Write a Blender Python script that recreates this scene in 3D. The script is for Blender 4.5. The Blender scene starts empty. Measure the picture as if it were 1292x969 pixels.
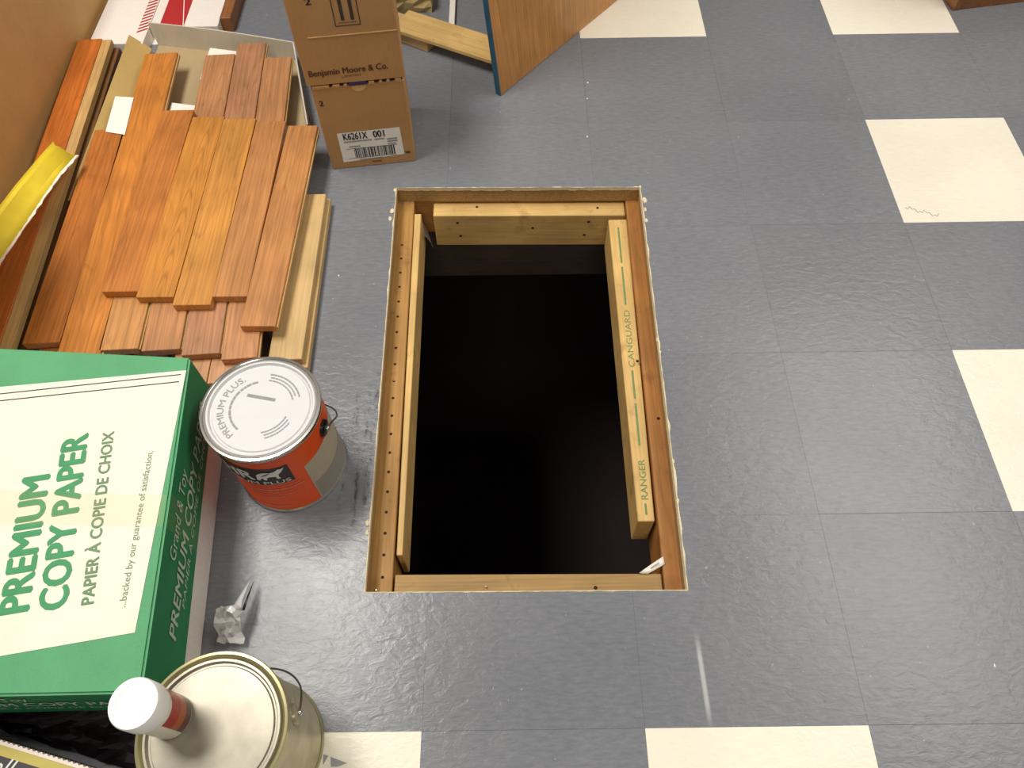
import bpy, bmesh, math, random
from mathutils import Vector, Matrix

random.seed(7)
S = bpy.context.scene
COL = S.collection

# ------------------------------------------------------------------ camera
cam_d = bpy.data.cameras.new('camera')
cam = bpy.data.objects.new('camera', cam_d)
COL.objects.link(cam)
R_ = Vector((0.9999, -0.0111, -0.0087)); U_ = Vector((0.0141, 0.8555, 0.5175)); F_ = Vector((-0.0017, 0.5176, -0.8556))
rm = Matrix((R_, U_, -F_)).transposed()
cam.matrix_world = Matrix.Translation((0.1317, -0.1276, 1.1229)) @ rm.to_4x4()
cam_d.sensor_fit = 'HORIZONTAL'
cam_d.sensor_width = 36.0
cam_d.lens = 949.38 / 1292 * 36.0
cam_d.clip_start = 0.02
S.camera = cam

# ------------------------------------------------------------------ world, lamps, exposure
W = bpy.data.worlds.new('room_ambient')
S.world = W
W.use_nodes = True
W.node_tree.nodes['Background'].inputs[0].default_value = (1.0, 0.95, 0.88, 1)
W.node_tree.nodes['Background'].inputs[1].default_value = 0.15


def area(name, loc, sx, sy, power, col=(1.0, 0.95, 0.87)):
    d = bpy.data.lights.new(name, 'AREA')
    d.shape = 'RECTANGLE'; d.size = sx; d.size_y = sy; d.energy = power; d.color = col
    o = bpy.data.objects.new(name, d); COL.objects.link(o); o.location = loc
    return o


area('ceiling_area_light', (-0.92, 0.93, 2.55), 0.6, 1.2, 64)
area('ceiling_area_light', (2.0, 1.3, 2.55), 1.2, 2.4, 62)
area('ceiling_area_light', (0.2, -1.9, 2.55), 1.2, 0.6, 28)  # added fill behind the camera, brightens the carton fronts
S.view_settings.view_transform = 'Standard'
S.view_settings.look = 'None'
S.view_settings.gamma = 1.0
S.view_settings.exposure = 0.0


# ------------------------------------------------------------------ materials
def lin(c):
    return tuple((x / 12.92 if x <= 0.04045 else ((x + 0.055) / 1.055) ** 2.4) for x in [v / 255 for v in c]) + (1,)


class NT:
    def __init__(s, name):
        s.m = bpy.data.materials.new(name); s.m.use_nodes = True
        s.t = s.m.node_tree; s.n = s.t.nodes; s.b = s.n['Principled BSDF']

    def new(s, typ, **kw):
        n = s.n.new(typ)
        for k, v in kw.items():
            setattr(n, k, v)
        return n

    def link(s, a, b):
        s.t.links.new(a, b)

    def coord(s, which='Object', scale=(1, 1, 1)):
        c = s.new('ShaderNodeTexCoord'); mp = s.new('ShaderNodeMapping')
        mp.inputs['Scale'].default_value = scale
        s.link(c.outputs[which], mp.inputs['Vector'])
        return mp.outputs[0]

    def wcoord(s, scale=(1, 1, 1)):
        c = s.new('ShaderNodeNewGeometry'); mp = s.new('ShaderNodeMapping')
        mp.inputs['Scale'].default_value = scale
        s.link(c.outputs['Position'], mp.inputs['Vector'])
        return mp.outputs[0]

    def noise(s, vec, scale, detail=3, rough=0.55, dist=0.0):
        n = s.new('ShaderNodeTexNoise')
        n.inputs['Scale'].default_value = scale; n.inputs['Detail'].default_value = detail
        n.inputs['Roughness'].default_value = rough; n.inputs['Distortion'].default_value = dist
        s.link(vec, n.inputs['Vector'])
        return n.outputs['Fac']

    def ramp(s, fac, stops):
        r = s.new('ShaderNodeValToRGB')
        e = r.color_ramp.elements
        e[0].position, e[0].color = stops[0][0], stops[0][1]
        e[1].position, e[1].color = stops[-1][0], stops[-1][1]
        for p, c in stops[1:-1]:
            x = e.new(p); x.color = c
        s.link(fac, r.inputs[0])
        return r.outputs[0]

    def mix(s, fac, a, b, mode='MIX'):
        n = s.new('ShaderNodeMix'); n.data_type = 'RGBA'; n.blend_type = mode
        for sock, v in ((n.inputs[0], fac), (n.inputs[6], a), (n.inputs[7], b)):
            if hasattr(v, 'node'):
                s.link(v, sock)
            else:
                sock.default_value = v
        return n.outputs[2]

    def math(s, op, a, b=0.0, clamp=False):
        n = s.new('ShaderNodeMath', operation=op); n.use_clamp = clamp
        for sock, v in ((n.inputs[0], a), (n.inputs[1], b)):
            if hasattr(v, 'node'):
                s.link(v, sock)
            else:
                sock.default_value = v
        return n.outputs[0]

    def bump(s, h, strength, dist=0.001):
        n = s.new('ShaderNodeBump'); n.inputs['Strength'].default_value = strength
        n.inputs['Distance'].default_value = dist
        s.link(h, n.inputs['Height']); s.link(n.outputs[0], s.b.inputs['Normal'])

    def base(s, c):
        if hasattr(c, 'node'):
            s.link(c, s.b.inputs['Base Color'])
        else:
            s.b.inputs['Base Color'].default_value = c

    def p(s, **kw):
        for k, v in kw.items():
            s.b.inputs[k.replace('_', ' ')].default_value = v


def G(v):
    return (v, v, v, 1)


def plain(name, rgb, rough=0.6, var=0.12, scale=40, metal=0.0, bump=0.0, spec=0.5):
    t = NT(name)
    v = t.coord()
    n = t.noise(v, scale, 4)
    c = lin(rgb)
    t.base(t.mix(1.0, c, t.ramp(n, [(0.3, G(1 - var)), (0.7, G(1 + var * 0.3))]), 'MULTIPLY'))
    t.p(Roughness=rough, Metallic=metal)
    t.b.inputs['Specular IOR Level'].default_value = spec
    if bump:
        t.bump(n, bump)
    return t.m


def wood(name, rgb=None, grain=0.35, rough=0.4, stain=0.0, coat=0.0, cathedral=False):
    """grain along local Y; takes the object colour when no rgb is given"""
    t = NT(name)
    if rgb is None:
        oi = t.new('ShaderNodeObjectInfo'); c = oi.outputs['Color']
        rnd = oi.outputs['Random']
    else:
        c = lin(rgb); rnd = None
    tc = t.new('ShaderNodeTexCoord')
    vec = tc.outputs['Object']
    if rnd is not None:
        add = t.new('ShaderNodeVectorMath', operation='ADD')
        cmb = t.new('ShaderNodeCombineXYZ')
        t.link(t.math('MULTIPLY', rnd, 13.0), cmb.inputs[0]); t.link(t.math('MULTIPLY', rnd, 7.0), cmb.inputs[1])
        t.link(vec, add.inputs[0]); t.link(cmb.outputs[0], add.inputs[1]); vec = add.outputs[0]
    mp = t.new('ShaderNodeMapping'); mp.inputs['Scale'].default_value = (1, 0.018, 1)
    t.link(vec, mp.inputs[0])
    n1 = t.noise(mp.outputs[0], 260, 4, 0.6)
    mp2 = t.new('ShaderNodeMapping'); mp2.inputs['Scale'].default_value = (1, 0.11, 1)
    t.link(vec, mp2.inputs[0])
    n2 = t.noise(mp2.outputs[0], 16, 3, 0.5, 0.6)
    w = t.math('FRACT', t.math('MULTIPLY', n2, 11.0))
    f1 = t.ramp(n1, [(0.35, G(1 - grain)), (0.6, G(1.0))])
    f2 = t.ramp(w, [(0.0, G(1 - grain * 0.55)), (0.25, G(1.0)), (0.85, G(1.03)), (1.0, G(1 - grain * 0.4))])
    f3 = t.ramp(t.noise(vec, 9, 2), [(0.35, G(0.86)), (0.65, G(1.06))])
    if cathedral:
        sp = t.new('ShaderNodeSeparateXYZ'); t.link(tc.outputs['Object'], sp.inputs[0])
        xo = t.math('SUBTRACT', sp.outputs[0], 0.008)
        arch = t.math('ADD', t.math('MULTIPLY', sp.outputs[1], 5.0), t.math('MULTIPLY', t.math('MULTIPLY', xo, xo), 2600.0))
        ring = t.math('FRACT', t.math('ADD', t.math('MULTIPLY', arch, 3.6), t.math('MULTIPLY', n2, 3.0)))
        c = t.mix(1.0, c, t.ramp(ring, [(0.0, G(0.74)), (0.3, G(1.0)), (0.8, G(1.02)), (1.0, G(0.76))]), 'MULTIPLY')
    c = t.mix(1.0, c, f1, 'MULTIPLY'); c = t.mix(1.0, c, f2, 'MULTIPLY'); c = t.mix(1.0, c, f3, 'MULTIPLY')
    if stain:
        st = t.ramp(t.noise(vec, 22, 3, 0.6), [(0.58, G(0)), (0.72, G(stain))])
        c = t.mix(st, c, lin((95, 62, 34)))
    t.base(c)
    t.p(Roughness=rough)
    t.b.inputs['Coat Weight'].default_value = coat
    t.b.inputs['Coat Roughness'].default_value = 0.25
    t.bump(n1, 0.12, 0.0006)
    return t.m


def cardboard(name, rgb, var=0.08):
    t = NT(name)
    v = t.coord('Object', (1, 1, 1))
    n = t.noise(v, 14, 4); f = t.noise(t.coord('Object', (1, 1, 0.1)), 420, 2)
    c = t.mix(1.0, lin(rgb), t.ramp(n, [(0.3, G(1 - var)), (0.7, G(1.03))]), 'MULTIPLY')
    c = t.mix(1.0, c, t.ramp(f, [(0.3, G(0.94)), (0.7, G(1.03))]), 'MULTIPLY')
    t.base(c); t.p(Roughness=0.62)
    t.b.inputs['Specular IOR Level'].default_value = 0.3
    t.bump(f, 0.08, 0.0005)
    return t.m


def vinyl(name, rgb, dark, streak):
    """waxed vinyl composition tile: directional streaks, wavy wax coat"""
    t = NT(name)
    v = t.wcoord((0.55, 2.2, 1))
    n1 = t.noise(v, 95, 4, 0.65)
    n2 = t.noise(t.wcoord(), 3.2, 3, 0.5)
    c = t.mix(t.ramp(n1, [(0.32, G(0)), (0.68, G(1))]), lin(dark), lin(rgb))
    c = t.mix(1.0, c, t.ramp(n2, [(0.3, G(0.93)), (0.7, G(1.05))]), 'MULTIPLY')
    oi = t.new('ShaderNodeObjectInfo')
    c = t.mix(1.0, c, t.ramp(oi.outputs['Random'], [(0, G(0.96)), (1, G(1.04))]), 'MULTIPLY')
    if streak:
        # black adhesive smears in three short rows left of the hatch, a rubbed pale scuff right of it, dust
        pos = t.new('ShaderNodeNewGeometry'); sep = t.new('ShaderNodeSeparateXYZ'); t.link(pos.outputs['Position'], sep.inputs[0])
        x, y = sep.outputs[0], sep.outputs[1]

        def band(val, mid, half, soft):
            d = t.math('ABSOLUTE', t.math('SUBTRACT', val, mid))
            return t.math('SUBTRACT', 1.0, t.math('DIVIDE', t.math('SUBTRACT', d, half), soft), True)

        sn = t.ramp(t.noise(t.wcoord((1, 0.35, 1)), 95, 4, 0.7), [(0.46, G(0)), (0.62, G(1))])
        mask = None
        for xm, ym, hy in ((-0.148, 0.395, 0.045), (-0.125, 0.36, 0.05), (-0.107, 0.40, 0.055), (-0.118, 0.49, 0.04), (-0.104, 0.53, 0.03), (-0.138, 0.49, 0.03)):
            b = t.math('MULTIPLY', band(x, xm, 0.001, 0.006), band(y, ym, hy, 0.03))
            mask = b if mask is None else t.math('MAXIMUM', mask, b)
        c = t.mix(t.math('MULTIPLY', t.math('MULTIPLY', mask, sn), 0.85), c, lin((26, 26, 28)))
        xs = t.math('ADD', x, t.math('MULTIPLY', y, 0.02))
        sc = t.math('MULTIPLY', band(xs, 0.3945, 0.0015, 0.003), band(y, 0.062, 0.03, 0.035))
        c = t.mix(t.math('MULTIPLY', sc, 0.5), c, lin((215, 215, 212)))
        sp = t.ramp(t.noise(t.wcoord(), 120, 2, 0.5), [(0.735, G(0)), (0.76, G(0.5))])
        c = t.mix(sp, c, lin((190, 188, 180)))
    t.base(c)
    wv = t.noise(t.wcoord((1.0, 1.7, 1)), 42, 4, 0.6, 0.8)
    fine = t.noise(v, 240, 2)
    h = t.math('ADD', t.math('MULTIPLY', wv, 1.0), t.math('MULTIPLY', fine, 0.12))
    t.bump(h, 0.42, 0.0018)
    r = t.ramp(n2, [(0.35, G(0.24)), (0.65, G(0.34))])
    t.link(r, t.b.inputs['Roughness'])
    t.b.inputs['Specular IOR Level'].default_value = 0.42
    return t.m


def clear_plastic(name, rgb=(225, 225, 228), alpha=0.45):
    t = NT(name)
    t.base(lin(rgb)); t.p(Roughness=0.18, Alpha=alpha)
    n = t.noise(t.coord(), 60, 3, 0.6); t.bump(n, 0.5, 0.002)
    return t.m


M = {}
M['tile_grey'] = vinyl('grey_vinyl', (126, 128, 133), (112, 114, 120), True)
M['tile_white'] = vinyl('cream_vinyl', (238, 232, 216), (233, 226, 208), False)
M['subfloor'] = wood('plywood_edge', (176, 140, 88), 0.3, 0.7)
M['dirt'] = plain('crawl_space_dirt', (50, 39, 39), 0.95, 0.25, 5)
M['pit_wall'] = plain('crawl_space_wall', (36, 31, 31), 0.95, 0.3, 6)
M['wood'] = wood('finished_oak', None, 0.30, 0.36, coat=0.2)
M['wood_cathedral'] = wood('finished_oak_cathedral', None, 0.22, 0.36, coat=0.2, cathedral=True)
M['pale_wood'] = wood('bare_wood', (206, 172, 116), 0.16, 0.55)
M['tongue'] = wood('bare_tongue', (200, 160, 100), 0.2, 0.6)
M['dark_side'] = wood('grooved_edge', (120, 80, 42), 0.3, 0.6)
M['pine'] = wood('pine_stud', (220, 182, 114), 0.16, 0.55, stain=0.35)
M['old_pine'] = wood('aged_joist', (178, 132, 68), 0.22, 0.6, stain=0.5)
M['orange_joist'] = wood('orange_joist', (184, 126, 66), 0.22, 0.5, stain=0.3)
M['yellow_joist'] = wood('worn_joist', (178, 142, 84), 0.22, 0.6, stain=0.6)
M['door_wood'] = wood('varnished_veneer', (206, 144, 74), 0.30, 0.35, coat=0.3)
M['cab_wood'] = wood('cabinet_wood', (150, 96, 54), 0.35, 0.4)
M['blue'] = plain('blue_paint', (40, 88, 112), 0.5, 0.2, 30)
M['kraft'] = cardboard('kraft_cardboard', (186, 142, 92))
M['kraft_big'] = cardboard('kraft_big_box', (204, 160, 100))
M['kraft_cut'] = cardboard('kraft_cut_edge', (214, 172, 118))
M['kraft_shade'] = cardboard('kraft_gap_shade', (60, 38, 26))
M['tray_in'] = cardboard('grey_white_board', (206, 198, 180))
M['tray_floor'] = cardboard('grey_kraft', (178, 156, 120))
M['tan_flap'] = cardboard('tan_flap', (186, 156, 96))
M['white_board'] = cardboard('white_board', (232, 224, 216), 0.03)
M['white_paper'] = plain('white_paper', (240, 234, 224), 0.7, 0.03)
M['cream_label'] = plain('cream_label', (232, 228, 210), 0.55, 0.05, 12)
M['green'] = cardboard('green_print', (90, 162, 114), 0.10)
M['green_shaded'] = cardboard('green_print_shaded', (40, 128, 80), 0.12)
M['green_ink'] = plain('green_ink', (60, 146, 94), 0.6, 0.1)
M['grey_green_ink'] = plain('olive_ink', (104, 138, 98), 0.6, 0.1)
M['black_ink'] = plain('black_ink', (30, 26, 24), 0.6, 0.1)
M['brown_ink'] = plain('brown_ink', (84, 50, 28), 0.6, 0.1)
M['grey_ink'] = plain('grey_ink', (150, 148, 150), 0.6, 0.1)
M['pale_ink'] = plain('pale_ink', (186, 204, 178), 0.6, 0.1)
M['stamp_green'] = plain('stamp_green', (112, 140, 84), 0.7, 0.25, 300)
M['red'] = plain('red_print', (178, 40, 40), 0.5, 0.05)
M['orange_label'] = plain('orange_label', (216, 80, 32), 0.35, 0.06, 20)
M['logo_black'] = plain('logo_black', (38, 30, 28), 0.4, 0.1)
M['logo_white'] = plain('logo_white', (226, 220, 212), 0.4, 0.05)
M['pink_ink'] = plain('pink_ink', (224, 120, 90), 0.5, 0.05)
M['panel_light'] = plain('data_panel', (178, 166, 146), 0.4, 0.05)
M['panel_dark'] = plain('data_panel_dark', (150, 144, 134), 0.4, 0.12, 300)
M['lid_white'] = plain('white_lid', (212, 211, 212), 0.45, 0.03, spec=0.25)
M['steel'] = plain('bright_steel', (205, 202, 196), 0.25, 0.08, 30, 0.9)
M['old_steel'] = plain('tarnished_steel', (186, 176, 144), 0.36, 0.25, 26, 0.45, 0.05)
M['old_lid'] = plain('tarnished_lid', (158, 152, 136), 0.30, 0.30, 22, 0.30, 0.03, 0.35)
M['brass'] = plain('lacquered_rim', (186, 178, 132), 0.3, 0.15, 30, 0.7)
M['wire'] = plain('grey_wire', (96, 92, 86), 0.4, 0.1, 30, 0.8)
M['black_plastic'] = plain('black_plastic', (24, 20, 20), 0.35, 0.1)
M['cap_white'] = plain('white_cap', (246, 244, 238), 0.38, 0.02)
M['bottle_body'] = plain('bottle_plastic', (220, 214, 194), 0.25, 0.05)
M['bottle_red'] = plain('bottle_label_red', (176, 52, 46), 0.35, 0.15, 60)
M['bottle_orange'] = plain('bottle_label_orange', (182, 98, 48), 0.35, 0.15, 60)
M['bottle_purple'] = plain('bottle_label_purple', (108, 70, 70), 0.35, 0.15, 60)
M['yellow'] = plain('yellow_paper', (222, 196, 44), 0.6, 0.12, 18)
M['torn_white'] = plain('torn_paper', (240, 226, 212), 0.8, 0.05)
M['charcoal'] = plain('charcoal_print', (66, 62, 66), 0.4, 0.1)
M['yellow_border'] = plain('yellow_border', (196, 180, 92), 0.5, 0.08)
M['purple'] = plain('purple_plastic', (64, 40, 84), 0.4, 0.1)
M['crumb'] = plain('dried_adhesive', (226, 212, 178), 0.8, 0.15, 200)
M['hole'] = plain('nail_hole', (44, 26, 14), 0.9, 0.1)
M['web'] = clear_plastic('cobweb_dust', (190, 178, 160), 0.35)
M['plastic'] = clear_plastic('clear_wrap', (232, 230, 230), 0.60)
M['bag'] = plain('bag_gap_shade', (40, 30, 35), 0.22, 0.2, 30)
M['tape'] = clear_plastic('yellowed_tape', (226, 206, 130), 0.055)
M['clear_tape'] = clear_plastic('clear_tape', (220, 190, 150), 0.05)
M['beam_dark'] = wood('grey_brown_beam', (84, 70, 60), 0.2, 0.8)
M['foam'] = plain('pale_rough_wood', (204, 180, 128), 0.8, 0.3, 30, bump=0.3)


# ------------------------------------------------------------------ geometry helpers
def link(name, me, mat, parent=None, kind=None, color=None):
    o = bpy.data.objects.new(name, me)
    COL.objects.link(o)
    if mat is not None and not me.materials:
        me.materials.append(M[mat] if isinstance(mat, str) else mat)
    if parent is not None:
        o.parent = parent
    if kind:
        o['kind'] = kind
    if color:
        o.color = lin(color)
    return o


def bm_obj(name, bm, mat, parent=None, kind=None, smooth=False, color=None, bev=0.0):
    if bev:
        bmesh.ops.bevel(bm, geom=list(bm.edges), offset=bev, segments=1, affect='EDGES', profile=0.5)
    me = bpy.data.meshes.new(name)
    bm.normal_update()
    bm.to_mesh(me); bm.free()
    if smooth:
        me.polygons.foreach_set('use_smooth', [True] * len(me.polygons))
        try:
            me.set_sharp_from_angle(angle=math.radians(38))
        except Exception:
            pass
    return link(name, me, mat, parent, kind, color)


def box(bm, lo, hi, rot=0.0, about=None):
    x0, y0, z0 = lo; x1, y1, z1 = hi
    v = [bm.verts.new(p) for p in ((x0, y0, z0), (x1, y0, z0), (x1, y1, z0), (x0, y1, z0), (x0, y0, z1), (x1, y0, z1), (x1, y1, z1), (x0, y1, z1))]
    for f in ((3, 2, 1, 0), (4, 5, 6, 7), (0, 1, 5, 4), (1, 2, 6, 5), (2, 3, 7, 6), (3, 0, 4, 7)):
        bm.faces.new([v[i] for i in f])
    if rot:
        bmesh.ops.rotate(bm, verts=v, cent=about or (0, 0, 0), matrix=Matrix.Rotation(rot, 3, 'Z'))
    return v


def prism(bm, poly, z0, z1):
    """vertical prism over a 2-D polygon given counter-clockwise; z0/z1 numbers or per-vertex lists"""
    n = len(poly)
    a = z0 if isinstance(z0, (list, tuple)) else [z0] * n
    b = z1 if isinstance(z1, (list, tuple)) else [z1] * n
    lo = [bm.verts.new((p[0], p[1], a[i])) for i, p in enumerate(poly)]
    hi = [bm.verts.new((p[0], p[1], b[i])) for i, p in enumerate(poly)]
    bm.faces.new(lo[::-1]); bm.faces.new(hi)
    for i in range(n):
        j = (i + 1) % n
        bm.faces.new((lo[i], lo[j], hi[j], hi[i]))
    return lo + hi


def hexa(bm, bot, top):
    lo = [bm.verts.new(p) for p in bot]; hi = [bm.verts.new(p) for p in top]
    bm.faces.new(lo[::-1]); bm.faces.new(hi)
    for i in range(4):
        j = (i + 1) % 4
        bm.faces.new((lo[i], lo[j], hi[j], hi[i]))


def lathe(bm, prof, n=64, c=(0, 0)):
    rings = []
    for r, z in prof:
        if r < 1e-6:
            rings.append([bm.verts.new((c[0], c[1], z))])
        else:
            rings.append([bm.verts.new((c[0] + r * math.cos(2 * math.pi * k / n), c[1] + r * math.sin(2 * math.pi * k / n), z)) for k in range(n)])
    for a, b in zip(rings, rings[1:]):
        for k in range(n):
            l = (k + 1) % n
            if len(a) == 1 and len(b) == 1:
                continue
            if len(a) == 1:
                bm.faces.new((a[0], b[l], b[k]))
            elif len(b) == 1:
                bm.faces.new((a[k], a[l], b[0]))
            else:
                bm.faces.new((a[k], a[l], b[l], b[k]))
    bmesh.ops.recalc_face_normals(bm, faces=list(bm.faces))


def tube(bm, pts, r, n=8):
    pts = [Vector(p) for p in pts]
    rings = []
    for i, p in enumerate(pts):
        d = (pts[min(i + 1, len(pts) - 1)] - pts[max(i - 1, 0)]).normalized()
        a = d.orthogonal().normalized() if i == 0 else (rings[-1][1] - d * rings[-1][1].dot(d)).normalized()
        b = d.cross(a)
        rings.append(([bm.verts.new(p + a * (r * math.cos(2 * math.pi * k / n)) + b * (r * math.sin(2 * math.pi * k / n))) for k in range(n)], a))
    for (u, _), (v, _) in zip(rings, rings[1:]):
        for k in range(n):
            l = (k + 1) % n
            bm.faces.new((u[k], u[l], v[l], v[k]))
    bm.faces.new(rings[0][0][::-1]); bm.faces.new(rings[-1][0])


def thing(name, label, cat, loc=(0, 0, 0), rotz=0.0, group=None):
    o = bpy.data.objects.new(name, None); COL.objects.link(o)
    o.empty_display_size = 0.05
    o.location = loc; o.rotation_euler = (0, 0, rotz)
    o['label'] = label; o['category'] = cat
    if group:
        o['group'] = group
    return o


def tag(o, label, cat, group=None):
    o['label'] = label; o['category'] = cat
    if group:
        o['group'] = group
    return o


_tc = {}


def glyphs(s, shear=0.0, bold=0.0, spacing=1.0):
    """text as flat mesh data from the built-in font: verts with x from 0..w and cap height 1"""
    key = (s, shear, bold, spacing)
    if key in _tc:
        return _tc[key]
    cu = bpy.data.curves.new('printed_text', 'FONT')
    cu.body = s; cu.size = 1.0; cu.shear = shear; cu.offset = bold; cu.space_character = spacing; cu.resolution_u = 3
    o = bpy.data.objects.new('printed_text', cu); COL.objects.link(o)
    dg = bpy.context.evaluated_depsgraph_get()
    me = bpy.data.meshes.new_from_object(o.evaluated_get(dg))
    vs = [v.co.copy() for v in me.vertices]; fs = [tuple(p.vertices) for p in me.polygons]
    bpy.data.objects.remove(o); bpy.data.curves.remove(cu); bpy.data.meshes.remove(me)
    x0 = min(v.x for v in vs); x1 = max(v.x for v in vs)
    cap = 0.70
    out = ([((v.x - x0), v.y / cap) for v in vs], fs, x1 - x0)
    _tc[key] = out
    return out


def text(name, s, fn, mat, parent, shear=0.0, bold=0.0, spacing=1.0):
    """fn maps (fraction along the line 0..1, height in caps) to a 3-D point"""
    vs, fs, w = glyphs(s, shear, 0.0, spacing)
    offs = [(0, 0)] if not bold else [(0, 0), (bold, 0), (-bold, 0), (0, bold * 0.8), (0, -bold * 0.8)]
    V, F = [], []
    for k, (ox, oy) in enumerate(offs):
        b = len(V)
        for x, y in vs:
            p = Vector(fn((x + ox) / w, y + oy))
            if k:
                e = 0.002
                q = (Vector(fn((x + ox) / w + e, y + oy)) - p).cross(Vector(fn((x + ox) / w, y + oy + e)) - p).normalized()
                p = p + q * (0.00006 * k)
            V.append(p)
        F += [tuple(i + b for i in f) for f in fs]
    me = bpy.data.meshes.new(name)
    me.from_pydata(V, [], F)
    me.update()
    return link(name, me, mat, parent)


def flat(o, u, v, width, cap):
    o = Vector(o); u = Vector(u).normalized(); v = Vector(v).normalized()
    return lambda a, h: tuple(o + u * (a * width) + v * (h * cap))


def dashes(name, lines, fn, mat, parent, seed=1, hh=1.0):
    """unreadable fine print: lines = [(x0, x1, y, height)] broken into word-long dashes in the fn(x, y) chart"""
    rr = random.Random(seed)
    vs, fs = [], []
    for x0, x1, y, h in lines:
        x = x0
        sg = (x1 - x0) / rr.randint(9, 13)
        while (x1 - x) * (1 if x1 > x0 else -1) > 1e-6:
            w = sg * rr.uniform(0.6, 1.3)
            e = x + w * 0.85
            k = 3
            b = len(vs)
            for i in range(k + 1):
                xx = x + (e - x) * i / k
                vs.append(fn(xx, y)); vs.append(fn(xx, y + h))
            for i in range(k):
                fs.append((b + 2 * i, b + 2 * i + 2, b + 2 * i + 3, b + 2 * i + 1))
            x += w
    me = bpy.data.meshes.new(name); me.from_pydata(vs, [], fs); me.update()
    return link(name, me, mat, parent, 'stuff')


def poly_obj(name, pts, mat, parent):
    me = bpy.data.meshes.new(name); me.from_pydata([tuple(p) for p in pts], [], [tuple(range(len(pts)))]); me.update()
    return link(name, me, mat, parent)


def grid_obj(name, rows, mat, parent=None, thick=0.0, smooth=True, kind=None):
    bm = bmesh.new()
    vr = [[bm.verts.new(p) for p in r] for r in rows]
    for a, b in zip(vr, vr[1:]):
        for i in range(len(a) - 1):
            bm.faces.new((a[i], a[i + 1], b[i + 1], b[i]))
    o = bm_obj(name, bm, mat, parent, kind, smooth)
    if thick:
        md = o.modifiers.new('thickness', 'SOLIDIFY'); md.thickness = thick; md.offset = 0
    return o


# ------------------------------------------------------------------ floor: subfloor ring, vinyl tiles, crawl space
HATCH = [(-0.0952, 0.1902), (0.388, 0.1872), (0.4002, 1.0233), (-0.1053, 1.0312)]   # counter-clockwise
T = 0.3048
X0, X1, Y0, Y1 = -9 * T, 9 * T, -4 * T, 13 * T
bm = bmesh.new()
outer = [(X0, Y0), (X1, Y0), (X1, Y1), (X0, Y1)]
for i in range(4):
    j = (i + 1) % 4
    prism(bm, [outer[i], outer[j], HATCH[j], HATCH[i]], -0.038, -0.0032)
floor = bm_obj('floor', bm, 'subfloor', kind='structure')


def clip_half(poly, a, b, keep_left):
    out = []

    def side(p):
        s = (b[0] - a[0]) * (p[1] - a[1]) - (b[1] - a[1]) * (p[0] - a[0])
        return s if keep_left else -s
    for i in range(len(poly)):
        p, q = poly[i], poly[(i + 1) % len(poly)]
        sp, sq = side(p), side(q)
        if sp >= 0:
            out.append(p)
        if (sp > 0 and sq < 0) or (sp < 0 and sq > 0):
            t = sp / (sp - sq)
            out.append((p[0] + (q[0] - p[0]) * t, p[1] + (q[1] - p[1]) * t))
    return out


tile_me = None
GREYS = {(1, 1), (1, 3), (-1, 1), (-1, 3), (-1, 5)}
tile_at = {}
for ci in range(-9, 9):
    for rj in range(-4, 13):
        x, y = ci * T, rj * T
        white = (ci % 2 == 1) and (rj % 2 == 1) and (ci, rj) not in GREYS
        cx, cy = x + T / 2, y + T / 2
        g = T / 2 - 0.0001
        poly = [(cx - g, cy - g), (cx + g, cy - g), (cx + g, cy + g), (cx - g, cy + g)]
        touch = x < 0.41 and x + T > -0.11 and y < 1.04 and y + T > 0.18
        dz = 0.0 if (ci, rj) != (-1, 0) else 0.0
        if touch:
            pieces, rest = [], poly
            for i in range(4):
                a, b = HATCH[i], HATCH[(i + 1) % 4]
                o_ = clip_half(rest, a, b, False)
                if len(o_) >= 3:
                    pieces.append(o_)
                rest = clip_half(rest, a, b, True)
                if len(rest) < 3:
                    break
            if not pieces:
                continue
            bm = bmesh.new()
            for pc in pieces:
                prism(bm, [(p[0] - cx, p[1] - cy) for p in pc], -0.0032, 0)
            o = bm_obj('tile', bm, 'tile_grey', floor)
        else:
            key = 'w' if white else 'g'
            if tile_me is None:
                tile_me = {}
            if key not in tile_me:
                bm = bmesh.new(); box(bm, (-g, -g, -0.0032), (g, g, 0))
                top = [e for e in bm.edges if all(v.co.z > -0.001 for v in e.verts)]
                bmesh.ops.bevel(bm, geom=top, offset=0.00025, segments=1, affect='EDGES')
                me = bpy.data.meshes.new('tile'); bm.to_mesh(me); bm.free()
                me.materials.append(M['tile_white' if white else 'tile_grey'])
                tile_me[key] = me
            o = link('tile', tile_me[key], None, floor)
        o.location = (cx, cy, 0)
        tile_at[(ci, rj)] = o

# worn print on the cream tile beside the old can, pencil mark on the far cream tile
t0 = tile_at[(-1, -1)]; oc = (-0.5 * T, -0.5 * T)


def on_tile(pts, c):
    return [(p[0] - c[0], p[1] - c[1], 0.0004) for p in pts]


poly_obj('printed_mark', on_tile([(-0.131, -0.027), (-0.124, -0.029), (-0.130, -0.040)], oc), 'grey_ink', t0)
poly_obj('printed_mark', on_tile([(-0.121, -0.030), (-0.098, -0.038), (-0.110, -0.042), (-0.119, -0.042)], oc), 'grey_ink', t0)
t1 = tile_at[(3, 3)]; oc = (3.5 * T, 3.5 * T)
bm = bmesh.new()
tube(bm, on_tile([(0.928 + 0.062 * k / 14, 0.955 - 0.024 * k / 14 + 0.003 * (-1) ** k * (k % 3), 0) for k in range(15)], oc), 0.0005, 4)
bm_obj('pencil_scribble', bm, 'grey_ink', t1)

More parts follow.
